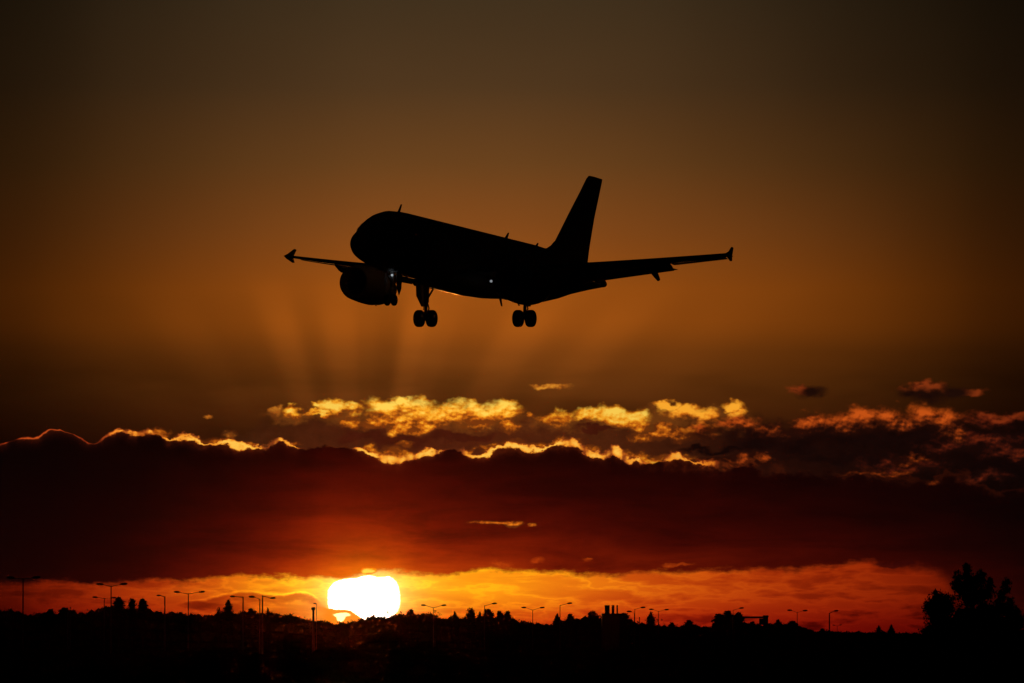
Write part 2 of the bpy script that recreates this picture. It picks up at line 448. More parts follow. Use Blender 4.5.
def obj(name, bm, mat, parent=None, smooth=True, loc=None):
    me = bpy.data.meshes.new(name)
    bmesh.ops.recalc_face_normals(bm, faces=bm.faces)
    bm.to_mesh(me); bm.free()
    if smooth:
        for p in me.polygons: p.use_smooth = True
    o = bpy.data.objects.new(name, me); COL.objects.link(o)
    me.materials.append(mat)
    if parent: o.parent = parent
    if loc: o.location = loc
    return o


def loft(bm, rings, caps=True):
    """skin a list of closed rings (same vertex count)"""
    vs = [[bm.verts.new(p) for p in r] for r in rings]
    n = len(vs[0])
    for a, b in zip(vs, vs[1:]):
        for i in range(n):
            bm.faces.new((a[i], a[(i + 1) % n], b[(i + 1) % n], b[i]))
    if caps:
        bm.faces.new(vs[0][::-1]); bm.faces.new(vs[-1])


def tube(bm, pts, rad, n=10, caps=True):
    """round bar through the points, radius per point or one for all"""
    if not hasattr(rad, '__len__'): rad = [rad] * len(pts)
    pts = [Vector(p) for p in pts]
    rings = []
    for i, p in enumerate(pts):
        d = (pts[min(i + 1, len(pts) - 1)] - pts[max(i - 1, 0)]).normalized()
        u = d.orthogonal().normalized() if i == 0 else (pu - d * pu.dot(d)).normalized()
        pu = u; v = d.cross(u)
        rings.append([p + (u * math.cos(a) + v * math.sin(a)) * rad[i] for a in (2 * math.pi * k / n for k in range(n))])
    loft(bm, rings, caps)


def box(bm, c, s, rot=None):
    r = bmesh.ops.create_cube(bm, size=1.0)
    M = Matrix.Translation(c) @ (rot.to_4x4() if rot else Matrix()) @ Matrix.Diagonal((s[0], s[1], s[2], 1))
    bmesh.ops.transform(bm, matrix=M, verts=r['verts'])
    return r['verts']


def plate(bm, pts, th, normal):
    """thin slab: polygon pts thickened by th along normal, with a slightly rounded rim"""
    nrm = Vector(normal).normalized(); P_ = [Vector(p) for p in pts]
    c = sum(P_, Vector()) / len(P_)
    def sh(k, off): return [c + (p - c) * k + nrm * off for p in P_]
    loft(bm, [sh(.94, -th / 2), sh(1, -th * .2), sh(1, th * .2), sh(.94, th / 2)])


HAZE_DENSITY = 2.6e-7
HAZE_G = 0.989


# ---------------------------------------------------------------- ground, far wood, trees, road lights
random.seed(11)
M_GRASS = material('rough grassland', (.035, .042, .018), .95, noise_amt=.5, scale=.15)
M_ROAD = material('asphalt', (.05, .05, .05), .9, noise_amt=.2, scale=1.5)
M_LINE = material('white road paint', (.7, .7, .68), .7, noise_amt=.1)
for m_ in (M_GRASS, M_ROAD, M_LINE): m_.node_tree.nodes['Principled BSDF'].inputs['Specular IOR Level'].default_value = 0.0
M_BARK = material('bark', (.07, .05, .035), .9, noise_amt=.3, scale=4)
M_POLE = material('galvanised steel', (.12, .125, .13), .8, metal=.0, noise_amt=.15)
M_CONC = material('dark stained concrete', (.16, .15, .14), .9, noise_amt=.2, scale=1)
M_CLAD = material('dark metal cladding', (.10, .10, .11), .6, noise_amt=.2, scale=1)


def leaf_material(name, c):
    m = material(name, c, 1.0, noise_amt=.35, scale=1.2)
    m.node_tree.nodes['Principled BSDF'].inputs['Specular IOR Level'].default_value = 0.0
    return m


M_LEAF = leaf_material('dark foliage', (.05, .07, .025))
M_LEAF2 = leaf_material('conifer foliage', (.035, .055, .03))


def ground_z(x, y):
    """gently rolling, falling away so that the eye stays near 2.5 m above it"""
    return .18 * math.sin(x * .013 + 1) * math.sin(y * .007) + .25 * math.sin(x * .004 + y * .0023)


bm = bmesh.new()
ys = [-400, -200, -100, -50, 0, 25, 50, 80, 120, 170, 230, 300, 380, 470, 570, 680, 800, 930, 1070, 1220, 1380, 1550, 1730, 1920, 2120, 2330, 2550, 2780, 3000, 3500, 5000, 9000, 20000, 40000]
xs_ = [-30000, -12000, -5000, -2500, -1400, -900, -600] + [-450 + 45 * i for i in range(21)] + [600, 900, 1400, 2500, 5000, 12000, 30000]
gv = [[bm.verts.new((x, y, ground_z(x, y) if 10 < y < 3000 and abs(x) < 1500 else -.3)) for x in xs_] for y in ys]
for a, b in zip(gv, gv[1:]):
    for i in range(len(xs_) - 1):
        bm.faces.new((a[i], a[i + 1], b[i + 1], b[i]))
tag(obj('ground', bm, M_GRASS), kind='structure')

# the motorway that carries the lamps: one sheet, with a painted edge line
RP = [(-700, 1420), (-400, 1440), (-150, 1480), (0, 1540), (150, 1630), (320, 1760), (700, 2100)]
def road_strip(off0, off1, dz_, mat, nm):
    bm = bmesh.new(); vs = []
    for i, (x, y) in enumerate(RP):
        a = Vector(RP[max(0, i - 1)]); b = Vector(RP[min(len(RP) - 1, i + 1)]); d = (b - a).normalized(); n = Vector((-d.y, d.x))
        vs.append([bm.verts.new((x + n.x * o, y + n.y * o, .62 + dz_)) for o in (off0, off1)])
    for a, b in zip(vs, vs[1:]): bm.faces.new((a[0], a[1], b[1], b[0]))
    return obj(nm, bm, mat, smooth=False)
road = tag(road_strip(-14, 14, 0, M_ROAD, 'road'), kind='structure')
for o_ in (-13, -1.2, 1.2, 13):
    road_strip(o_ - .12, o_ + .12, .004, M_LINE, 'road_marking').parent = road


def at(px, D, h=0.0):
    """world x for a direction px at distance D"""
    return (px - 512) / F_PX * D


def hgt(py, D):
    """height above the ground plane seen at direction py from distance D"""
    return CAM_H + (HORIZON - py) / F_PX * D


def _ico(sub):
    b = bmesh.new(); bmesh.ops.create_icosphere(b, subdivisions=sub, radius=1.0)
    b.verts.ensure_lookup_table()
    r = ([v.co.copy() for v in b.verts], [[v.index for v in f.verts] for f in b.faces]); b.free()
    return r


ICO = {1: _ico(1), 2: _ico(2)}


class Foliage:
    """gathers leaf-sized faces and rough inner masses, then becomes one mesh"""
    def __init__(self): self.v, self.f = [], []

    def obj(self, name, mat, parent=None):
        me = bpy.data.meshes.new(name); me.from_pydata(self.v, [], self.f); me.materials.append(mat)
        o = bpy.data.objects.new(name, me); COL.objects.link(o)
        if parent: o.parent = parent
        return o


def clump(b, c, r, n, size, rnd):
    """leaf-sized faces scattered through a ball, denser toward its skin"""
    for _ in range(n):
        x, y, z = rnd.gauss(0, 1), rnd.gauss(0, 1), rnd.gauss(0, 1)
        k = rnd.random() ** .45 / (math.sqrt(x * x + y * y + z * z) + 1e-6)
        px_, py_, pz_ = c[0] + x * k * r[0], c[1] + y * k * r[1], c[2] + z * k * r[2]
        s = size * rnd.uniform(.5, 1.4)
        a, e = rnd.uniform(0, 6.283), rnd.uniform(-1.5, 1.5); h_ = rnd.uniform(0, 3.14)
        ux, uy, uz = math.cos(a) * math.cos(e) * s, math.sin(a) * math.cos(e) * s, math.sin(e) * s
        vx, vy, vz = -math.sin(a) * math.cos(h_) * s * .6, math.cos(a) * math.cos(h_) * s * .6, math.sin(h_) * s * .6
        n0 = len(b.v)
        b.v += [(px_ - ux, py_ - uy, pz_ - uz), (px_ - vx - .2 * ux, py_ - vy - .2 * uy, pz_ - vz), (px_ + ux, py_ + uy, pz_ + uz), (px_ + vx, py_ + vy, pz_ + vz)]
        b.f.append((n0, n0 + 1, n0 + 2, n0 + 3))


def core(b, c, r, rnd, sub=1, k=.75):
    V, Fc = ICO[sub]; n0 = len(b.v)
    for v in V:
        f = k * rnd.uniform(.75, 1.08)
        b.v.append((c[0] + v.x * r[0] * f, c[1] + v.y * r[1] * f, c[2] + v.z * r[2] * f))
    b.f += [tuple(n0 + i for i in f) for f in Fc]


def make_tree(name, label, cat, x, y, h, w, style='round', seed=0, leaf=.28, dens=1.0, group=None):
    """trunk with limbs and a crown of leaf clumps; h total height, w crown width"""
    rnd = random.Random(seed)
    t = empty(name, (x, y, ground_z(x, y) - .05))
    tag(t, label, cat, group)
    w *= 1.45; cl = []; half = w * .5
    def width(dz):
        if style == 'cone': return half * min(1.0, .14 + dz / 2.6)
        if style == 'column': return half * min(1.0, .35 + math.sqrt(dz / 2.2) * .7)
        if style == 'lollipop' and dz > w: return half * .45
        return half * math.sqrt(max(.1, 1 - (max(0, half - dz) / half) ** 2))
    dz = .25
    while dz < h * .72:
        r_ = width(dz)
        if style == 'open':
            for k in range(2):
                cl.append((rnd.uniform(-1, 1) * r_ * .9, rnd.uniform(-1, 1) * r_ * .9, h - dz, r_ * .30, .38))
        else:
            cl.append((rnd.uniform(-.08, .08) * r_, rnd.uniform(-.1, .1) * r_, h - dz, r_ * rnd.uniform(.86, 1.0), .62))
            if style == 'round': cl.append((rnd.uniform(-1, 1) * r_ * .75, 0, h - dz, r_ * .4, .5))
        dz += .62
    if style == 'open': cl.append((0, 0, h * .5, w * .35, h * .2))
    bm = Foliage()
    for (cx, cy, cz, rw, rh) in cl:
        if style != 'open' or cz < h * .51: core(bm, (cx, cy, cz), (rw, rw, rh), rnd, 1, .92)
        clump(bm, (cx, cy, cz), (rw * 1.08 + .1, rw * 1.08 + .1, rh * 1.1), 26 if style != 'open' else 14, leaf * (.8 if style != 'open' else .6), rnd)
    bm.obj('crown', M_LEAF2 if style in ('cone', 'column') else M_LEAF, t)
    bm = bmesh.new()
    tr = max(.07, w * .035)
    tube(bm, [(0, 0, -.2), (rnd.uniform(-.1, .1), 0, h * .35), (rnd.uniform(-.15, .15), 0, h * .62), (0, 0, h * .86)], [tr * 1.3, tr, tr * .7, tr * .2], 7)
    for (cx, cy, cz, rw, rh) in cl[1::3][:9]:
        if abs(cx) + abs(cy) > .05 * w:
            tube(bm, [(0, 0, max(h * .25, cz * .62)), (cx * .5, cy * .5, cz * .84), (cx, cy, cz + rh * .3)], [tr * .5, tr * .32, tr * .12], 5)
    obj('trunk', bm, M_BARK, t)
    return t


# --- the far wood: nobody could count its trees, they read as one dark mass. Upper outline as (direction, elevation) pairs
WOOD_D = 2640.0
PROF = [(-160, 611), (-100, 606), (-60, 610), (-20, 607), (0, 607.5), (15, 608), (22, 612), (33, 612.5), (50, 609.5), (58, 613), (64, 609), (72, 608), (80, 611), (86, 612), (95, 607), (104, 606), (112, 603), (125, 606), (137, 606),
        (150, 607), (157, 609.5), (165, 612), (172, 610), (180, 611), (190, 612), (205, 613), (214, 614), (222, 609), (236, 611), (245, 610), (252, 609.5), (258, 612), (266, 610.5), (276, 611), (284, 613), (292, 613), (300, 615.5),
        (308, 618), (318, 619), (328, 620), (338, 622), (348, 620.5), (356, 619), (364, 616), (372, 614.5), (380, 615), (388, 616), (394, 613.5), (402, 612), (412, 612), (420, 612.5), (428, 612), (436, 613), (441, 617.5), (447, 618),
        (451, 614), (458, 615), (466, 616), (476, 616), (484, 615), (494, 615), (502, 616), (510, 616), (515, 618), (524, 619.5), (532, 621), (541, 622.5), (549, 624), (556, 621), (564, 619), (572, 617), (582, 616), (592, 615), (600, 616), (610, 616.5),
        (620, 616), (628, 617), (634, 620), (641, 622), (647, 622), (656, 623), (664, 625), (672, 624), (680, 624.5), (688, 622.5), (696, 624), (704, 626), (710, 626), (714, 622), (722, 619), (735, 619), (745, 622), (756, 623), (763, 624),
        (770, 622), (778, 621.5), (790, 622), (800, 625), (806, 628), (816, 630), (826, 629.5), (836, 631), (846, 630.5), (862, 631), (876, 630.5), (886, 630.5), (897, 632), (910, 632), (925, 633), (945, 632), (980, 631), (1030, 629), (1060, 624), (1100, 618), (1180, 612)]


def prof(px):
    for a, b in zip(PROF, PROF[1:]):
        if a[0] <= px <= b[0]:
            return a[1] + (b[1] - a[1]) * (px - a[0]) / (b[0] - a[0])
    return PROF[0][1] if px < PROF[0][0] else PROF[-1][1]


rnd = random.Random(5)
bm = Foliage()
px = -155.0
while px < 1178:
    for row in range(3):
        D = WOOD_D + row * 26 + rnd.uniform(-9, 9)
        q = px + rnd.uniform(-2.5, 2.5)
        w = rnd.uniform(2.6, 4.6)                                   # crown width in metres
        top_ = hgt(prof(q) + (1.4 if row == 0 else 0.3) + rnd.uniform(-.9, 1.6), D)
        x = at(q, D)
        for fz, fw, fh in ((.84, .5, .155), (.60, .72, .22), (.34, .8, .25), (.12, .7, .16)):
            c = (x + rnd.uniform(-.4, .4), D + rnd.uniform(-1, 1), top_ * fz)
            core(bm, c, (w * fw, w * fw, top_ * fh), rnd, 1, .9)
            clump(bm, c, (w * fw * 1.08, w * fw, top_ * fh * 1.08), 22 if fz > .5 else 8, .42, rnd)
    px += 4.6
wood = bm.obj('far_wood', M_LEAF)
tag(wood, 'dark mass of woodland along the whole horizon', 'woodland', kind='stuff')

# --- trees that can be told apart against the sky. direction, top elevation, crown width in direction units, style, label
TR = [(119, 597.5, 13, 'lollipop', 'tall round-headed tree, first of a trio right of the low twin lamp'),
      (132.5, 599, 7.5, 'column', 'narrow upright tree, the middle one of a trio of dark crowns'),
      (143, 599, 10.5, 'lollipop', 'round-headed tree standing last in a trio of dark crowns, beside a gap of sky'),
      (228.5, 600, 9, 'cone', 'spiky tree rising above the wood beside a single-arm lamp left of the sun'),
      (219, 608, 7, 'cone', 'small pointed tree leaning on the spiky tree left of the sun'),
      (64, 608, 12, 'round', 'low rounded tree at the far left between two dips in the wood'),
      (50, 609.5, 10, 'round', 'small domed tree in the dip just right of the leftmost lamp'),
      (251, 609, 11, 'round', 'rounded tree crown just behind the pair of close lamps'),
      (268, 608.5, 5, 'cone', 'tiny pointed treetop just right of the pair of close lamps'),
      (388, 610.5, 11, 'open', 'thin twiggy tree whose bare branches cut into the foot of the sun'),
      (399, 611.5, 9, 'open', 'ragged tree at the right edge of the sun'),
      (411, 609.5, 9, 'round', 'small bushy treetop right of the sun, first before the twin lamp'),
      (435, 610.5, 10, 'open', 'twiggy treetop under the right arm of the twin lamp next to the sun'),
      (455, 612.5, 9, 'cone', 'pointed treetop, first of the serrated row right of the sun'),
      (471, 608.5, 9, 'column', 'tallest bullet-shaped tree of the serrated row right of the sun'),
      (480, 612.5, 7, 'cone', 'short pointed tree between the bullet-shaped tree and a single-arm lamp'),
      (488, 609.5, 11, 'round', 'broad rounded tree just under the lamp with one arm to the right'),
      (500, 611.5, 9, 'round', 'rounded tree, first of two alike after the broad one right of the sun'),
      (507.5, 611.5, 8, 'column', 'upright tree at the end of the serrated row where the wood drops'),
      (557, 614.5, 9, 'cone', 'pointed tree at the foot of the tall thin lamp right of the low dip'),
      (570, 614.5, 9, 'round', 'low rounded tree just right of the tall thin lamp'),
      (592, 611.5, 12, 'round', 'domed tree left of the three upright stacks'),
      (623, 613.5, 18, 'round', 'broad domed tree right of the three upright stacks'),
      (650.8, 612.5, 9.5, 'cone', 'small conical tree under a twin lamp right of the three stacks'),
      (659, 619, 8, 'open', 'low wispy bush just right of the conical tree'),
      (689, 620.5, 11, 'round', 'small rounded tree halfway between the conical tree and the gantry'),
      (672, 623, 8, 'round', 'tiny low bush between two small rounded treetops'),
      (719, 614, 13, 'round', 'sloping tree at the left end of the flat-topped clump by the gantry'),
      (728, 611, 14, 'round', 'tallest tree of the flat-topped clump by the gantry'),
      (738, 612.5, 12, 'round', 'flat-topped tree touching the beam of the gantry'),
      (752, 622, 9, 'round', 'low bush under the beam of the gantry'),
      (778, 620.5, 7, 'round', 'small treetop just right of the gantry post'),
      (792, 621, 13, 'round', 'low hedge-like tree at the foot of a twin lamp right of the gantry'),
      (822, 629, 10, 'round', 'very low bush in the dip before the last lamp'),
      (878.5, 626, 7, 'cone', 'first of two tiny pointed treetops left of the big tree'),
      (891, 625, 8, 'cone', 'second of two tiny pointed treetops, next to the big tree')]
for i, (px, py, w, st_, lab) in enumerate(TR):
    D = WOOD_D - 60 - (i % 5) * 12
    x = at(px, D); h = hgt(py, D) - ground_z(x, D)
    wm = w / F_PX * D
    make_tree('conifer_tree' if st_ in ('cone', 'column') else ('bush' if py > 618.5 and 'bush' in lab else 'tree'), lab, 'bush' if (py > 618.5 and 'bush' in lab) else 'tree',
              x, D, h, wm, st_, seed=100 + i, leaf=.34, group='distant trees standing out of the far wood')

# --- the big near tree at the right, with the bush-like one leaning on its left side
def big_tree(name, label, lobes, D, seed, base_px, leaf, limbs):
    rnd = random.Random(seed)
    x0 = at(base_px, D)
    t = empty(name, (x0, D, ground_z(x0, D) - .05)); tag(t, label, 'tree')
    s = D / F_PX
    bm = Foliage(); cs = []
    for (px, py, rx, ry, dn) in lobes:
        rx *= 1.12; c = ((px - base_px) * s, rnd.uniform(-.6, .6) * (1 if rx > 6 else .4), hgt(py, D)); r = (rx * s, rx * s, ry * s); cs.append(c)
        if dn > .9: core(bm, c, r, rnd, 2, .80)
        # twigs and leaf sprays break up the outline
        for _ in range(int(15 * dn)):
            v = Vector((rnd.gauss(0, 1), rnd.gauss(0, .7), rnd.gauss(.2, 1))).normalized()
            cc = Vector(c) + Vector((v.x * r[0], v.y * r[1], v.z * r[2])) * rnd.uniform(.7, 1.15)
            clump(bm, cc, (r[0] * .22 + .1, r[1] * .22 + .1, r[2] * .22 + .1), 16, leaf * .8, rnd)
        clump(bm, c, (r[0], r[1], r[2]), int(60 * dn + 40 * dn * rx * ry / 40), leaf, rnd)
    bm.obj('crown', M_LEAF, t)
    bm = bmesh.new()
    tube(bm, [(0, 0, -.3), (.1, 0, 1.2), (0, .1, 2.6), (.1, 0, 4.4)], [.22, .17, .13, .05], 10)
    for k in limbs:
        c = cs[k]
        tube(bm, [(0, 0, 1.3 + .1 * (k % 4)), (c[0] * .45, c[1] * .4, 1.3 + (c[2] - 1.3) * .55), (c[0] * .9, c[1], c[2] - .1), (c[0], c[1], c[2] + .25)], [.10, .06, .035, .012], 7)
    obj('trunk', bm, M_BARK, t)
    return t


big_tree('broadleaf_tree', 'largest tree, tall ragged crown with gaps at the right edge of the picture',
         [(966, 579, 4.2, 10, 1), (967, 571, 2.6, 4, .8), (957.5, 581, 4.5, 7, .9), (955, 589, 3.5, 5, .8), (961, 592, 7, 10, 1.2), (970, 590, 7, 10, 1.2), (973, 601, 14, 12, 1.6), (981, 578.5, 3.6, 3.8, 1), (976, 584, 4.0, 4.5, .9), (982, 585, 3, 4, .6),
          (989, 589, 3.6, 7, 1), (991, 584.5, 1.8, 2.6, .4), (984, 597, 9, 8, 1.2), (1005.5, 587.5, 4.2, 4.6, .9), (1007, 593, 2.2, 3, .4), (1001, 599, 4.6, 5, 1), (1003, 612, 12, 8, 1.3), (1009, 606, 4, 5, .8), (1012, 617, 8, 8, 1),
          (1018, 626, 7, 10, 1), (985, 622, 18, 18, 2), (965, 625, 18, 18, 2), (1000, 632, 20, 18, 2), (975, 650, 32, 20, 2), (1008, 652, 24, 20, 2), (1026, 645, 16, 16, 1.2), (1040, 655, 16, 14, 1)],
         430.0, 21, 978, .085, (0, 2, 4, 6, 7, 9, 12, 14, 15, 17, 19))
big_tree('broadleaf_tree', 'rounded bushy tree leaning on the left side of the largest tree',
         [(938, 606, 9, 9, 1.3), (944, 611, 11, 12, 1.4), (930, 612, 6, 9, 1.1), (936, 599, 4, 3.5, .7), (949, 602, 5, 4, .7), (927, 610, 3, 5, .5), (936, 622, 10, 12, 1.4), (943, 630, 13, 13, 1.5), (932, 636, 12, 10, 1.2), (938, 648, 20, 14, 1.6),
          (956, 640, 14, 16, 1.4), (918, 650, 14, 9, 1.0)],
         415.0, 22, 940, .08, (0, 1, 2, 3, 4, 6, 7))

# low scrub between the road and the camera: one mass along the foot of the wood
rnd = random.Random(8)
bm = Foliage()
for k in range(1500):
    D = 230 + 2300 * rnd.random() ** 1.3; x = rnd.uniform(-.085, .085) * D
    if abs(D - (1540 + .45 * x)) < 40: continue
    r = rnd.uniform(.5, 1.5) * min(1.0, .3 + D / 1800)
    c = (x, D, ground_z(x, D) + r * .3)
    core(bm, c, (r * 1.4, r * 1.4, r * .7), rnd, 1, .9); clump(bm, c, (r * 1.5, r * 1.5, r * .8), 14, .3, rnd)
tag(bm.obj('scrub', M_LEAF), 'low dark scrub over the rough grass', 'undergrowth', kind='stuff')


# --- road lamps: pole, arms, luminaires
def lamp(px, py, D, arms, label, lean=0.0, pole_r=.11, head=1.0, base_top=None):
    """arms: list of (end direction, end elevation)"""
    x = at(px, D); g = ground_z(x, D); top_ = hgt(py, D)
    t = empty('street_lamp', (x, D, g)); tag(t, label, 'street lamp', 'road lamps above the far wood')
    H = top_ - g; head *= .9
    bm = bmesh.new()
    tube(bm, [(0, 0, -.3), (0, 0, H * .5), (0, 0, H)], [pole_r * 1.5, pole_r * 1.1, pole_r * .8], 8)
    obj('pole', bm, M_POLE, t)
    for ax, ay in arms:
        ex_, ez = at(ax, D) - x, hgt(ay, D) - g
        sg = 1 if ex_ > 0 else -1
        inner = ex_ - sg * .95 * head
        bm = bmesh.new()
        tube(bm, [(0, 0, H - .10), (inner * .5, 0, H - .10 + (ez - H + .10) * .45), (inner, 0, ez - .03)], [pole_r * .62, pole_r * .52, pole_r * .45], 6)
        arm = obj('arm', bm, M_POLE, t)
        bm = bmesh.new()
        r = bmesh.ops.create_icosphere(bm, subdivisions=2, radius=1)
        for v in r['verts']:
            z = v.co.z
            v.co = Vector((ex_ - sg * .48 * head + v.co.x * .62 * head, v.co.y * .30 * head, ez + (z * .24 if z > 0 else z * .17) * head + sg * v.co.x * .04))
        obj('lamp_head', bm, M_CLAD, arm)
    return t


lamp(23.3, 578.5, 1200, [(7.5, 578), (40, 577.6)], 'twin-arm street lamp at the far left, the highest and faintest against the dark cloud', head=1.25)
lamp(111.3, 586, 1347, [(97, 584.4), (127, 584.2)], 'tall twin-arm street lamp behind the left side of the tree trio', head=1.25)
lamp(104.5, 598, 1620, [(93, 597.4), (116, 598.0)], 'low twin-arm street lamp almost hidden beside the tree trio', head=1.1)
lamp(165, 596.5, 1700, [(157, 595.6)], 'street lamp with one short arm, next right of the tree trio', pole_r=.17, head=1.0)
lamp(188.5, 593.5, 1520, [(174.5, 592.2), (204.5, 592)], 'twin-arm street lamp standing alone halfway between the tree trio and the spiky tree', head=1.2)
lamp(243.2, 596.8, 1720, [(230.5, 596.6)], 'single-arm street lamp just right of the spiky tree', pole_r=.17, head=1.15)
lamp(260, 599.0, 1760, [(249.3, 597.0)], 'street lamp with a heavy head on its left arm, first of a close pair', pole_r=.15, head=1.5)
lamp(262.6, 595.5, 1640, [(275.5, 598.2)], 'street lamp with an arm to the right, second of a close pair', pole_r=.16, head=1.2)
lamp(433.5, 607.5, 2133, [(421.5, 605.3), (446, 605.4)], 'twin-arm street lamp with drooping centre, first one right of the sun', head=1.35)
lamp(484.5, 605.5, 1995, [(496.5, 603.6)], 'single-arm street lamp rising out of the serrated treetops', head=1.3)
lamp(532.7, 609.8, 2259, [(521.8, 607.6), (544.2, 607.7)], 'twin-arm street lamp over the low dip in the middle of the wood', head=1.4)
lamp(560, 605.2, 1995, [(571.8, 603.4)], 'single-arm street lamp with a tall thin pole over a pointed tree', head=1.3)
lamp(634.7, 609.0, 2200, [(645, 607.6)], 'single-arm street lamp behind the broad domed tree, its arm to the right', head=1.4)
lamp(634.2, 613.5, 2480, [(627, 611.6)], 'low street lamp half sunk behind the broad domed tree, its arm to the left', head=1.6)
lamp(658.4, 611.2, 2400, [(649.3, 609.5), (668.6, 609.8)], 'twin-arm street lamp above the small conical tree', head=1.45)
lamp(733, 610.0, 2200, [(743.4, 608.2)], 'street lamp with its arm just above the flat-topped clump', head=1.35)
lamp(797, 612.2, 2380, [(787.4, 610.4), (807, 610.8)], 'twin-arm street lamp right of the gantry', head=1.5)
lamp(829.2, 613.0, 2380, [(838, 611)], 'last street lamp before the big tree, one arm with a box on its pole', pole_r=.2, head=1.5)
lamp(837, 625.8, 2500, [(832.5, 625.2), (841.5, 625)], 'smallest and lowest twin-arm street lamp near the big tree', head=.9, pole_r=.08)


def single(name, label, cat):
    t = empty(name, (0, 0, 0)); tag(t, label, cat); return t


# box on the last lamp's pole is carried on a post of its own; a thick mast with a small lantern beside the sun
D = 1400.0
x = at(313.5, D); g = ground_z(x, D)
t = empty('camera_mast', (x, D, g)); tag(t, 'thick dark mast with a wide head standing just left of the sun', 'mast')
H = hgt(607.2, D) - g
bm = bmesh.new(); tube(bm, [(0, 0, -.3), (0, 0, H * .5), (0, 0, H - .5)], [.30, .23, .20], 10); obj('pole', bm, M_POLE, t)
bm = bmesh.new(); box(bm, (0, 0, H - .28), (.72, .5, .55)); bmesh.ops.bevel(bm, geom=bm.edges[:], offset=.06, segments=2, affect='EDGES'); obj('camera_housing', bm, M_CLAD, t, smooth=False)
D = 1900.0
x = at(316.2, D); g = ground_z(x, D)
lamp(316.6, 604.2, D, [(313.6, 603.6)], 'thin single-arm street lamp peeping out behind the thick mast left of the sun', head=.8, pole_r=.08)

# three dark upright stacks on a low flat roof above the wood
D = 2300.0
s = D / F_PX
x = at(611, D); g = ground_z(x, D)
t = empty('boiler_house', (x, D, g)); tag(t, 'low flat-roofed building carrying three dark upright stacks above the wood', 'building')
zr = hgt(614.5, D) - g
bm = bmesh.new(); box(bm, (0, 6, zr / 2), (18 * s, 14, zr)); obj('wall', bm, M_CONC, t, smooth=False)
bm = bmesh.new(); box(bm, (0, 6, zr + .15), (19 * s, 14.6, .3)); roof = obj('roof', bm, M_CLAD, t, smooth=False)
for cx_, w_ in ((607.2, 5.2), (613.0, 2.9), (617.2, 1.6)):
    zt_ = hgt(605.2, D) - g; xx = (cx_ - 611) * s
    bm = bmesh.new()
    rr = [[(xx + w_ * s / 2 * k * math.cos(a), 1.2 + w_ * s / 2 * k * math.sin(a), z) for a in (2 * math.pi * i / 20 for i in range(20))] for k, z in ((.96, zr), (1.0, zr + .8), (.97, zr + .9), (.97, zt_ - .35), (1.04, zt_ - .3), (1.04, zt_ - .1), (.9, zt_))]
    loft(bm, rr); obj('chimney', bm, M_CLAD, roof)

# gantry: a long beam from the flat-topped clump to a heavy post
D = 2350.0; s = D / F_PX
x = at(765.5, D); g = ground_z(x, D)
t = empty('road_gantry', (x, D, g)); tag(t, 'road gantry, a level beam reaching from the flat-topped clump to a thick dark post', 'gantry')
Hb = hgt(617.2, D) - g
bm = bmesh.new(); box(bm, (0, 0, (hgt(616.5, D) - g) / 2), (5.0 * s, 1.2, hgt(616.5, D) - g)); obj('post', bm, M_CONC, t, smooth=False)
bm = bmesh.new(); box(bm, (-32 * s, 0, Hb / 2), (2.4 * s, .8, Hb)); obj('post', bm, M_CONC, t, smooth=False)
bm = bmesh.new(); box(bm, (-17.6 * s, 0, Hb - .05), (30 * s, .7, 1.9 * s))
obj('beam', bm, M_POLE, t, smooth=False)
bm = bmesh.new(); box(bm, (0, 0, hgt(616.2, D) - g), (5.8 * s, 1.5, .5)); obj('cap', bm, M_CLAD, t, smooth=False)
bm = bmesh.new(); box(bm, (-4.2 * s, -.2, hgt(621.8, D) - g), (4.6 * s, .5, 6.5 * s)); obj('sign_panel', bm, M_CLAD, t, smooth=False)

# slim masts and posts in front of the wood
for px, py, D, lab in ((68.0, 607.5, 2300, 'short bare pole above the low rounded tree at the far left'), (70.6, 607.0, 2300, 'short bare pole just right of its twin above the low rounded tree'),
                       (639.5, 617.0, 2350, 'short bare pole between the broad domed tree and the conical tree')):
    x = at(px, D); g = ground_z(x, D)
    t = empty('bare_pole', (x, D, g)); tag(t, lab, 'pole')
    bm = bmesh.new(); tube(bm, [(0, 0, -.2), (0, 0, hgt(py, D) - g)], [.16, .12], 8); obj('pole', bm, M_POLE, t)
    bm = bmesh.new(); tube(bm, [(-.25, 0, hgt(py, D) - g - .25), (.25, 0, hgt(py, D) - g - .25)], .07, 6); obj('cross_arm', bm, M_POLE, t)

# ---------------------------------------------------------------- haze: faint mist in the last light, lit through by the low sun
hm = bpy.data.materials.new('evening mist'); hm.use_nodes = True
hn = hm.node_tree; hn.nodes.clear()
pv = hn.nodes.new('ShaderNodeVolumePrincipled'); ho = hn.nodes.new('ShaderNodeOutputMaterial')
pv.inputs['Color'].default_value = (.92, .16, .05, 1)
pv.inputs['Density'].default_value = HAZE_DENSITY
pv.inputs['Anisotropy'].default_value = HAZE_G
hn.links.new(pv.outputs[0], ho.inputs['Volume'])
bm = bmesh.new(); box(bm, (0, 1650, 23.5), (3200, 3500, 53.0))
hz = obj('haze', bm, hm, smooth=False); tag(hz, kind='stuff')

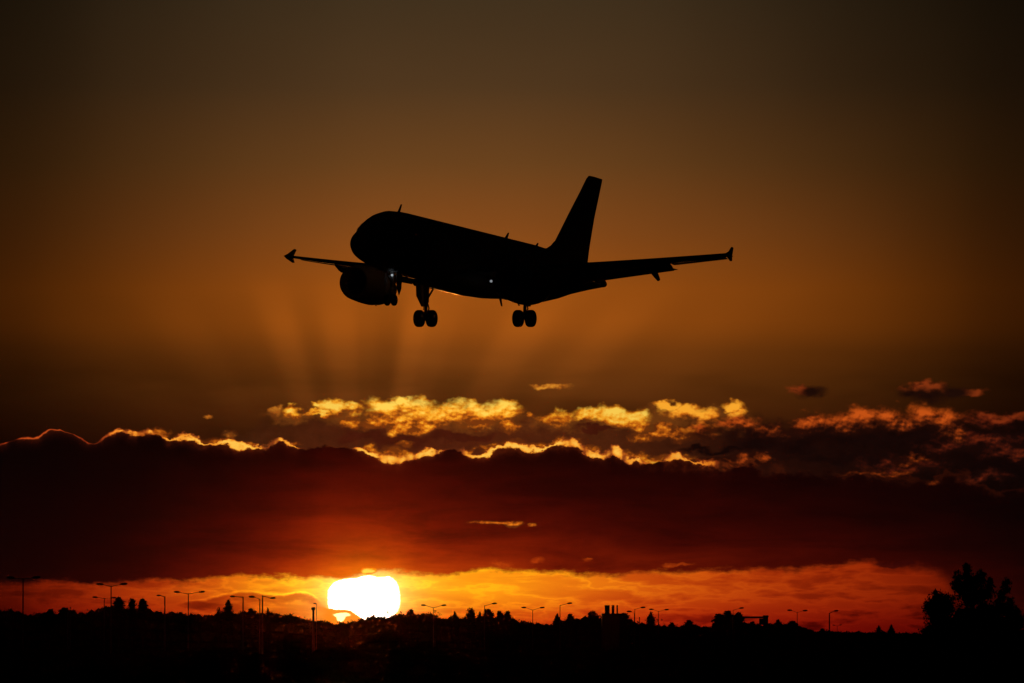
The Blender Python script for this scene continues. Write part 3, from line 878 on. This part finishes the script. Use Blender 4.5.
# ---------------------------------------------------------------- the airliner
# body frame: +x aft, +y to starboard, +z up, origin on the fuselage axis 17.7 m behind the nose
M_PAINT = material('white aircraft paint', (.62, .63, .64), .50, noise_amt=.05, scale=.6, coat=.02)
M_GREY = material('grey wing paint', (.34, .35, .36), .36, noise_amt=.08, scale=.8)
M_METAL = material('bare polished metal', (.55, .55, .56), .25, metal=.9, noise_amt=.08, scale=2)
M_DARKM = material('dark hot metal', (.09, .085, .08), .45, metal=.7)
M_TYRE = material('tyre rubber', (.02, .02, .02), .8, noise_amt=.2, scale=6, bump=.1)
M_STRUT = material('landing gear steel', (.40, .41, .42), .4, metal=.3)
M_GLASS = material('cockpit glass', (.02, .022, .025), .08, noise_amt=.1)
M_LAMP = emitter('nose gear lamp', (.80, .92, 1.0), .42)
M_LAMP2 = emitter('wing root lamp', (.85, .92, 1.0), .26)
M_LAMP3 = emitter('dim tip lamp', (1.0, .95, .85), .12)
X0 = 17.7


def interp(tab, x):
    if x <= tab[0][0]: return tab[0][1:]
    for a, b in zip(tab, tab[1:]):
        if x <= b[0]:
            t = (x - a[0]) / (b[0] - a[0]); t2 = t
            return tuple(p + (q - p) * t2 for p, q in zip(a[1:], b[1:]))
    return tab[-1][1:]


# station, top, bottom, half width
FUS = [(0.0, -.44, -.50, .03), (.06, -.22, -.74, .26), (.2, -.02, -.95, .48), (.5, .14, -1.22, .76), (1.0, .38, -1.47, 1.06), (1.5, .58, -1.63, 1.29),
       (1.9, .80, -1.72, 1.43), (2.4, 1.14, -1.81, 1.57), (2.9, 1.46, -1.88, 1.69), (3.5, 1.76, -1.95, 1.81), (4.3, 1.97, -2.01, 1.90), (5.4, 2.05, -2.06, 1.96),
       (6.5, 2.07, -2.07, 1.975), (12, 2.07, -2.07, 1.975), (18, 2.07, -2.07, 1.975), (23.5, 2.07, -2.07, 1.975), (25.5, 2.07, -1.99, 1.96), (27.5, 2.00, -1.74, 1.88),
       (29.5, 1.94, -1.33, 1.70), (31.5, 1.86, -.83, 1.40), (33.5, 1.74, -.42, 1.02), (35.0, 1.48, -.12, .72), (36.3, 1.18, .12, .48), (37.1, .98, .27, .36), (37.5, .88, .34, .29)]


def fuselage_ring(x, n=40, k=1.0):
    t, b, w = interp(FUS, x)
    cz, hz = (t + b) / 2, (t - b) / 2
    # widest slightly below the middle at the nose
    return [(x - X0, w * k * math.cos(a), cz + hz * k * math.sin(a)) for a in (2 * math.pi * i / n for i in range(n))]


plane = empty('airliner')
tag(plane, 'passenger jet in black silhouette descending with its landing gear and flaps down', 'aeroplane')
bm = bmesh.new()
xs = [0.0, .03, .06, .12, .2, .35, .5, .75, 1.0, 1.25, 1.5, 1.7, 1.9, 2.15, 2.4, 2.65, 2.9, 3.2, 3.5, 3.9, 4.3, 4.8, 5.4, 6.0, 6.5] + [8 + 1.5 * i for i in range(11)] + \
     [24.5, 25.5, 26.5, 27.5, 28.5, 29.5, 30.5, 31.5, 32.5, 33.5, 34.3, 35.0, 35.7, 36.3, 36.8, 37.1, 37.5]
loft(bm, [fuselage_ring(x) for x in xs])
fus = obj('fuselage', bm, M_PAINT, plane)
bm = bmesh.new()                                  # exhaust of the auxiliary power unit
tube(bm, [(37.40 - X0, 0, .60), (37.62 - X0, 0, .58), (37.78 - X0, 0, .57)], [.25, .24, .19], 16)
obj('tail_exhaust', bm, M_DARKM, plane)

# windscreen panes on the nose
bm = bmesh.new()
for s_ in (-1, 1):
    for a0, a1, xa, xb in ((66, 88, 1.95, 2.65), (40, 63, 2.05, 2.95), (22, 38, 2.5, 3.4)):
        rr = []
        for xx in (xa, xb):
            t, b_, w = interp(FUS, xx + (.0 if a0 > 60 else .1)); cz, hz = (t + b_) / 2, (t - b_) / 2
            for a in (a0, a1):
                an = R(a)
                rr.append(bm.verts.new((xx - X0, s_ * (w + .012) * math.cos(an), cz + (hz + .012) * math.sin(an))))
        bm.faces.new((rr[0], rr[1], rr[3], rr[2]))
obj('windscreen', bm, M_GLASS, plane, smooth=False)

# cabin windows: each one a sub-part of the fuselage
bm = bmesh.new()
bmesh.ops.create_circle(bm, cap_ends=True, radius=1, segments=14)
bmesh.ops.transform(bm, matrix=Matrix.Rotation(math.pi / 2, 4, 'X') @ Matrix.Diagonal((.115, .165, 1, 1)), verts=bm.verts)
win0 = None
for s_ in (1, -1):
    for i in range(30):
        xx = 7.0 + i * .72
        if 11.6 < xx < 12.0: continue
        t, b_, w = interp(FUS, xx); zz = .45; hz = (t - b_) / 2; cz = (t + b_) / 2
        yy = w * math.sqrt(max(0, 1 - ((zz - cz) / hz) ** 2)) + .008
        if win0 is None:
            win0 = obj('cabin_window', bm, M_GLASS, fus, smooth=False); o = win0
        else:
            o = win0.copy(); COL.objects.link(o); o.parent = fus
        o.location = (xx - X0, s_ * yy, zz); o.rotation_euler = (-s_ * R(-12), 0, 0)
# cabin doors
for s_ in (1, -1):
    for xx in (4.9, 31.0):
        t, b_, w = interp(FUS, xx); cz, hz = (t + b_) / 2, (t - b_) / 2
        bm = bmesh.new(); rings = []
        for dxx in (-.41, .41):
            ww = interp(FUS, xx + dxx)[2]
            rings.append([bm.verts.new((xx + dxx - X0, s_ * (ww + .012) * math.cos(R(a)), cz + (hz + .012) * math.sin(R(a)))) for a in range(-24, 49, 8)])
        for i in range(len(rings[0]) - 1):
            bm.faces.new((rings[0][i], rings[0][i + 1], rings[1][i + 1], rings[1][i]))
        obj('cabin_door', bm, M_GREY, fus)

# wing-to-body fairing
bm = bmesh.new()
BF = [(10.2, .25, -1.95, .4), (10.8, 1.3, -2.05, .5), (11.8, 1.85, -2.15, .62), (13.2, 2.12, -2.22, .8), (15, 2.2, -2.27, .9), (18, 2.2, -2.3, .9), (20, 2.1, -2.25, .8),
      (21.3, 1.8, -2.15, .6), (22.5, 1.2, -2.0, .4), (23.2, .3, -1.9, .3)]
rings = []
for x, w, b_, hh in BF:
    ring = []
    for i in range(32):
        a = 2 * math.pi * i / 32
        ca, sa = math.cos(a), math.sin(a)
        ring.append((x - X0, w * math.copysign(abs(ca) ** .7, ca), -1.55 + (abs(b_ + 1.55) if sa < 0 else hh) * math.copysign(abs(sa) ** .7, sa)))
    rings.append(ring)
loft(bm, rings)
obj('belly_fairing', bm, M_PAINT, plane)


def airfoil(chord, thick, n=11, camber=.02):
    """closed section as (x aft, z) from the leading edge round and back"""
    up, lo = [], []
    for i in range(n):
        x = .5 * (1 - math.cos(math.pi * i / (n - 1)))
        t = 5 * thick * (.2969 * math.sqrt(x) - .126 * x - .3516 * x * x + .2843 * x ** 3 - .1015 * x ** 4)
        c = camber * 4 * x * (1 - x)
        up.append((x * chord, (c + t) * chord)); lo.append((x * chord, (c - t) * chord))
    up[-1] = (chord, .004 * chord); lo[-1] = (chord, -.004 * chord)
    return up[::-1] + lo[1:]


# wing: y, leading edge x, chord, z of leading edge, thickness, twist
def wing_at(y):
    le = 12.62 + .520 * y
    te = 19.9 if y < 6.2 else 19.9 + (y - 6.2) * (22.92 - 19.9) / (16.6 - 6.2)
    t = max(0.0, (y - 1.6)) / 15.0
    z = -1.06 + (y - 1.6) * .086 + .26 * t * t + ZTIP * t
    th = .145 - .04 * min(1, t * 2.2)
    return le, te - le, z, th


ZTIP = .36
for s_ in (1, -1):
    bm = bmesh.new(); rings = []
    for y in (0.6, 1.6, 2.6, 3.8, 5, 6.2, 8, 10, 12, 14, 15.5, 16.4, 16.6):
        le, ch, z, th = wing_at(y)
        tw = R(3.2 - 4.2 * y / 16.6)
        # the fixed wing ends ahead of the lowered flaps
        ring = []
        for ax, azz in airfoil(ch, th):
            ring.append((le + ax * math.cos(tw) + azz * math.sin(tw) - X0, s_ * y, z - ax * math.sin(tw) + azz * math.cos(tw)))
        rings.append(ring)
    loft(bm, rings)
    wing = obj('wing', bm, M_GREY, plane)

    # flaps, lowered and slid back
    def flap(y0, y1, frac, ang, name='flap'):
        bm = bmesh.new(); rings = []
        for y in (y0, (y0 + y1) / 2, y1):
            le, ch, z, th = wing_at(y); tw = R(3.2 - 4.2 * y / 16.6)
            c = frac(y)
            px = le + ch * .93; pz = z - ch * .93 * math.sin(tw) - .04
            ring = []
            for ax, azz in airfoil(c, .14, camber=.03):
                a = ang + tw
                ring.append((px + ax * math.cos(a) + azz * math.sin(a) - X0, s_ * y, pz - ax * math.sin(a) + azz * math.cos(a)))
            rings.append(ring)
        loft(bm, rings)
        return obj(name, bm, M_GREY, wing)
    flap(2.15, 6.2, lambda y: 1.22, R(29))
    FE = 12.55 if s_ < 0 else 12.95
    flap(6.3, FE, lambda y: 1.12 - .045 * (y - 6.3), R(27))
    flap(FE + .1, 16.1, lambda y: .50, R(6), 'aileron')
    # slats along the leading edge
    for y0, y1 in ((2.5, 5.2), (6.6, 9.6), (9.65, 12.7), (12.75, 15.9)):
        bm = bmesh.new(); rings = []
        for y in (y0, y1):
            le, ch, z, th = wing_at(y); c = .16 * ch + .15
            a = R(24)
            rings.append([(le - .26 * c + ax * math.cos(a) + azz * math.sin(a) - X0, s_ * y, z - .13 * c + ax * math.sin(a) + azz * math.cos(a) - .02) for ax, azz in airfoil(c, .13)])
        loft(bm, rings)
        obj('slat', bm, M_METAL, wing)
    # flap track fairings
    for y, ln, r in ((4.0, 2.6, .20), (7.6, 3.1, .22), (11.45 if s_ < 0 else 11.75, 2.9, .22)):
        le, ch, z, th = wing_at(y); tw = R(3.2 - 4.2 * y / 16.6)
        xs_ = le + ch * .55; zs = z - .34
        xe = le + ch * .93; ze = z - ch * .93 * math.sin(tw)
        bm = bmesh.new()
        tail = (xe + 1.0 - X0, s_ * y, ze - (.88 if y > 9 else .62))
        pts = [(xs_ - .3 - X0, s_ * y, zs + .05), (xs_ + .3 - X0, s_ * y, zs - .05), (xs_ + 1.0 - X0, s_ * y, ze - .27), (xe - X0, s_ * y, ze - .34), (xe + .45 - X0, s_ * y, ze - (.56 if y > 9 else .48)), tail]
        tube(bm, pts, [.05, r * .8, r, r * 1.05, r * .95, .12], 12)
        obj('flap_fairing', bm, M_GREY, wing)
    # arrow-shaped fence at the tip
    le, ch, z, th = wing_at(16.6)
    bm = bmesh.new()
    zt = z + .02
    plate(bm, [(le + .02 - X0, s_ * 16.68, zt + .0), (le + .7 - X0, s_ * 16.70, zt + .24), (le + 1.35 - X0, s_ * 16.60, zt + .62), (le + 1.58 - X0, s_ * 16.58, zt + .60),
               (le + 1.25 - X0, s_ * 16.66, zt + .02), (le + 1.40 - X0, s_ * 16.60, zt - .34), (le + 1.2 - X0, s_ * 16.60, zt - .36), (le + .5 - X0, s_ * 16.70, zt - .16)], .12, (0, 1, 0))
    obj('wingtip_fence', bm, M_PAINT, wing)
    bm = bmesh.new(); tube(bm, [(le + .1 - X0, s_ * 16.5, zt), (le + .35 - X0, s_ * 16.66, zt)], .05, 8)
    obj('navigation_light', bm, M_GLASS, wing)

    # engine: nacelle, core, plug, pylon
    EX, EY, EZ = 10.75, 5.75, -2.06
    def ex_ring(x, r, zoff=0.0, flat=1.0):
        return [(EX + x - X0, s_ * EY + r * math.cos(a), EZ + zoff + r * math.sin(a) * (flat if math.sin(a) < 0 else 1)) for a in (2 * math.pi * i / 36 for i in range(36))]
    bm = bmesh.new()
    loft(bm, [ex_ring(1.0, .85), ex_ring(.3, .87), ex_ring(.06, .92), ex_ring(0, 1.0), ex_ring(.08, 1.08), ex_ring(.35, 1.17), ex_ring(.9, 1.22), ex_ring(1.7, 1.25, -.03), ex_ring(2.7, 1.24, -.06), ex_ring(3.6, 1.14, -.08),
              ex_ring(4.3, 1.0, -.08), ex_ring(4.8, .86, -.08), ex_ring(4.82, .82, -.08), ex_ring(4.2, .84, -.08)], caps=True)
    eng = obj('engine', bm, M_PAINT, plane)
    bm = bmesh.new(); loft(bm, [ex_ring(3.6, .62, -.08), ex_ring(4.3, .58, -.08), ex_ring(4.98, .44, -.08), ex_ring(5.0, .40, -.08), ex_ring(4.6, .38, -.08)])
    obj('exhaust_nozzle', bm, M_DARKM, eng)
    bm = bmesh.new(); loft(bm, [ex_ring(4.5, .26, -.08), ex_ring(5.0, .20, -.08), ex_ring(5.4, .05, -.08)])
    obj('exhaust_plug', bm, M_DARKM, eng)
    bm = bmesh.new(); loft(bm, [ex_ring(.32, .02), ex_ring(.45, .14), ex_ring(.7, .25), ex_ring(.95, .30)])
    obj('spinner', bm, M_DARKM, eng)
    bm = bmesh.new()
    for k in range(22):
        a = 2 * math.pi * k / 22
        c = Vector((EX + .85 - X0, s_ * EY + .57 * math.cos(a), EZ + .57 * math.sin(a)))
        box(bm, c, (.16, .58, .03), Matrix.Rotation(a, 3, 'X') @ Matrix.Rotation(.5, 3, 'Y'))
    obj('fan', bm, M_DARKM, eng, smooth=False)
    bm = bmesh.new(); rings = []
    for x, zt_, zb, w in ((11.9, -.90, -1.05, .10), (12.6, -.72, -1.1, .18), (13.8, -.60, -1.1, .22), (15.2, -.68, -1.25, .22), (16.2, -.85, -1.45, .18), (17.2, -1.05, -1.3, .06)):
        rings.append([(x - X0, s_ * EY + w * c_, zb + (zt_ - zb) * (.5 + .5 * s2)) for c_, s2 in ((math.cos(a), math.sin(a)) for a in (2 * math.pi * i / 12 for i in range(12)))])
    loft(bm, rings)
    obj('pylon', bm, M_GREY, plane)
    bm = bmesh.new()
    plate(bm, [(EX + .9 - X0, s_ * (EY - .75), EZ + .95), (EX + 1.9 - X0, s_ * (EY - .95), EZ + 1.3), (EX + 2.0 - X0, s_ * (EY - .75), EZ + .95)], .04, (0, 1, .5))
    obj('nacelle_strake', bm, M_PAINT, eng, smooth=False)
    for dx_ in (.6, 3.2):
        bm = bmesh.new(); plate(bm, [(EX + dx_ - X0, s_ * EY, EZ - 1.16), (EX + dx_ + .3 - X0, s_ * EY, EZ - 1.30), (EX + dx_ + .42 - X0, s_ * EY, EZ - 1.12)], .04, (0, 1, 0))
        obj('drain_mast', bm, M_PAINT, eng, smooth=False)

    # tailplane
    bm = bmesh.new(); rings = []
    for y, le_, ch_, z_ in ((.35, 31.55, 3.9, .78), (1.0, 31.95, 3.65, .85), (3.5, 33.5, 2.6, 1.12), (6.0, 35.05, 1.55, 1.38), (6.22, 35.4, 1.1, 1.40)):
        a = R(-2.5)
        rings.append([(le_ + ax * math.cos(a) + azz * math.sin(a) - X0, s_ * y, z_ - ax * math.sin(a) * 1 + azz) for ax, azz in airfoil(ch_, .10, camber=0)])
    loft(bm, rings)
    ts = obj('tailplane', bm, M_GREY, plane)

    # main landing gear
    GX, GY = 17.7, 3.73 * s_
    ZA = -4.42 + .585
    bm = bmesh.new()
    tube(bm, [(GX - X0 - .1, GY, -1.2), (GX - X0, GY, -2.75)], [.21, .19], 14)
    tube(bm, [(GX - X0, GY, -2.7), (GX - X0, GY, ZA + .05)], .115, 12)
    tube(bm, [(GX - X0, GY - .62, ZA), (GX - X0, GY + .62, ZA)], .095, 12)
    mg = obj('main_landing_gear', bm, M_STRUT, plane)
    bm = bmesh.new()
    tube(bm, [(GX - X0, GY - .08 * s_, -2.5), (GX - X0 - .1, GY - .95 * s_, -1.15)], [.07, .07], 8)
    obj('side_brace', bm, M_STRUT, mg)
    bm = bmesh.new()
    tube(bm, [(GX - X0 + .14, GY, -2.65), (GX - X0 + .46, GY, -3.1), (GX - X0 + .13, GY, ZA + .1)], .055, 8)
    obj('torque_link', bm, M_STRUT, mg)
    bm = bmesh.new()
    tube(bm, [(GX - X0 - .18, GY + .1 * s_, -1.5), (GX - X0 - .13, GY + .1 * s_, -3.3)], .03, 6)
    obj('brake_line', bm, M_STRUT, mg)
    bm = bmesh.new()      # door carried on the outside of the leg
    plate(bm, [(GX - X0 - .70, GY + .52 * s_, -1.1), (GX - X0 + .62, GY + .52 * s_, -1.1), (GX - X0 + .58, GY + .46 * s_, -2.15), (GX - X0 + .3, GY + .26 * s_, -3.0), (GX - X0 - .2, GY + .24 * s_, -3.05), (GX - X0 - .66, GY + .44 * s_, -2.35)], .06, (0, 1, 0))
    obj('gear_door', bm, M_PAINT, mg, smooth=False)

    def wheel(parent, cx_, cy_, cz_, rad, wid, outer):
        bm = bmesh.new(); prof = [(.55, -.46), (.80, -.50), (.93, -.46), (.985, -.32), (1.0, -.12), (1.0, .12), (.985, .32), (.93, .46), (.80, .50), (.55, .46)]
        rr = [[(cx_ + rad * r_ * math.cos(a), cy_ + wid * w_, cz_ + rad * r_ * math.sin(a)) for a in (2 * math.pi * i / 32 for i in range(32))] for r_, w_ in prof]
        loft(bm, rr)
        wh = obj('wheel', bm, M_TYRE, parent)
        bm = bmesh.new()
        tube(bm, [(cx_, cy_ - wid * .48, cz_), (cx_, cy_ - wid * .30, cz_), (cx_, cy_ + wid * .30, cz_), (cx_, cy_ + wid * .48, cz_)], [rad * .50, rad * .54, rad * .54, rad * .50], 20)
        obj('rim', bm, M_METAL, wh)
    for dy in (-.465, .465):
        wheel(mg, GX - X0, GY + dy, ZA, .585, .43, dy)

# fin
bm = bmesh.new(); rings = []
for z_, le_, ch_ in ((1.2, 28.2, 6.55), (2.0, 28.75, 6.15), (2.6, 29.5, 5.5), (3.4, 30.25, 4.95), (5.0, 31.72, 3.93), (6.6, 33.25, 3.0), (7.6, 34.15, 2.47), (7.84, 34.5, 2.18)):
    rings.append([(le_ + ax - X0, azz, z_) for ax, azz in airfoil(ch_, .10, camber=0)])
loft(bm, rings)
fin = obj('tail_fin', bm, M_PAINT, plane)
bm = bmesh.new()
plate(bm, [(27.3 - X0, 0, 1.98), (28.4 - X0, 0, 2.10), (29.1 - X0, 0, 2.38), (29.6 - X0, 0, 2.72), (30.2 - X0, 0, 1.9)], .16, (0, 1, 0))
obj('dorsal_fillet', bm, M_PAINT, fin)

# nose gear
bm = bmesh.new()
NX, NZ = 5.14, -4.25 + .38
tube(bm, [(NX - X0 + .15, 0, -1.7), (NX - X0 + .03, 0, -3.0)], [.13, .11], 12)
tube(bm, [(NX - X0 + .03, 0, -2.9), (NX - X0, 0, NZ)], .07, 10)
tube(bm, [(NX - X0, -.32, NZ), (NX - X0, .32, NZ)], .06, 10)
ng = obj('nose_landing_gear', bm, M_STRUT, plane)
bm = bmesh.new(); tube(bm, [(NX - X0 + .05, 0, -2.7), (NX - X0 - 1.0, 0, -1.95)], .06, 8)
obj('drag_brace', bm, M_STRUT, ng)
bm = bmesh.new(); tube(bm, [(NX - X0 + .1, 0, -3.0), (NX - X0 + .34, 0, -3.35), (NX - X0 + .08, 0, NZ + .1)], .04, 6)
obj('torque_link', bm, M_STRUT, ng)
for s_ in (-1, 1):
    wheel(ng, NX - X0, .25 * s_, NZ, .38, .21, s_)
    bm = bmesh.new()
    plate(bm, [(NX - X0 - .15, .40 * s_, -1.9), (NX - X0 + .75, .40 * s_, -1.9), (NX - X0 + .55, .46 * s_, -3.1), (NX - X0 + .25, .47 * s_, -3.55), (NX - X0 - .1, .46 * s_, -3.1)], .05, (0, 1, .1))
    obj('gear_door', bm, M_PAINT, ng, smooth=False)
    bm = bmesh.new(); tube(bm, [(NX - X0 - .22, .14 * s_, -2.24), (NX - X0 - .28, .14 * s_, -2.24)], [.08, .07], 14)
    obj('taxi_light', bm, M_LAMP if s_ < 0 else M_GLASS, ng)

# aerials and small lamps
for nm, pts in (('blade_aerial', [(5.55, 0, 1.98), (5.85, 0, 1.98), (6.12, 0, 2.60), (6.02, 0, 2.60)]),
                ('blade_aerial', [(21.7, 0, 2.05), (22.1, 0, 2.05), (22.32, 0, 2.50), (22.22, 0, 2.50)]),
                ('blade_aerial', [(26.5, 0, 2.04), (26.8, 0, 2.04), (26.95, 0, 2.30), (26.85, 0, 2.30)]),
                ('blade_aerial', [(21.3, 0, -2.1), (21.6, 0, -2.1), (21.78, 0, -2.6), (21.68, 0, -2.6)]),
                ('drain_mast', [(24.0, 0, -2.03), (24.3, 0, -2.03), (24.45, 0, -2.3), (24.36, 0, -2.3)])):
    bm = bmesh.new(); plate(bm, [(a - X0, b, c) for a, b, c in pts], .07, (0, 1, 0)); obj(nm, bm, M_PAINT, plane, smooth=False)
for s_ in (1, -1):
    bm = bmesh.new(); tube(bm, [(13.5 - X0, s_ * 3.2, -1.75), (13.44 - X0, s_ * 3.2, -1.75)], [.09, .08], 12)
    obj('landing_light', bm, M_LAMP2 if s_ < 0 else M_GLASS, plane)

PLANE = (26.02, 3.56, -1.05, 518.9, (-2.346, 518.32, 25.654))
# put the aircraft in the air: nose to the left and a little towards the camera, 3.5 degrees nose up
YAW, PIT, ROLL, DIST = R(PLANE[0]), R(PLANE[1]), R(PLANE[2]), PLANE[3]
fwd = Vector((-math.sin(YAW) * math.cos(PIT), -math.cos(YAW) * math.cos(PIT), math.sin(PIT)))
port0 = Vector((math.cos(YAW), -math.sin(YAW), 0)); up0 = fwd.cross(port0)
port = port0 * math.cos(ROLL) + up0 * math.sin(ROLL); upv = fwd.cross(port)
rot = Matrix((-fwd, -port, upv)).transposed()
plane.matrix_world = Matrix.Translation(Vector(PLANE[4]) + Vector((0, 0, CAM_H))) @ rot.to_4x4()
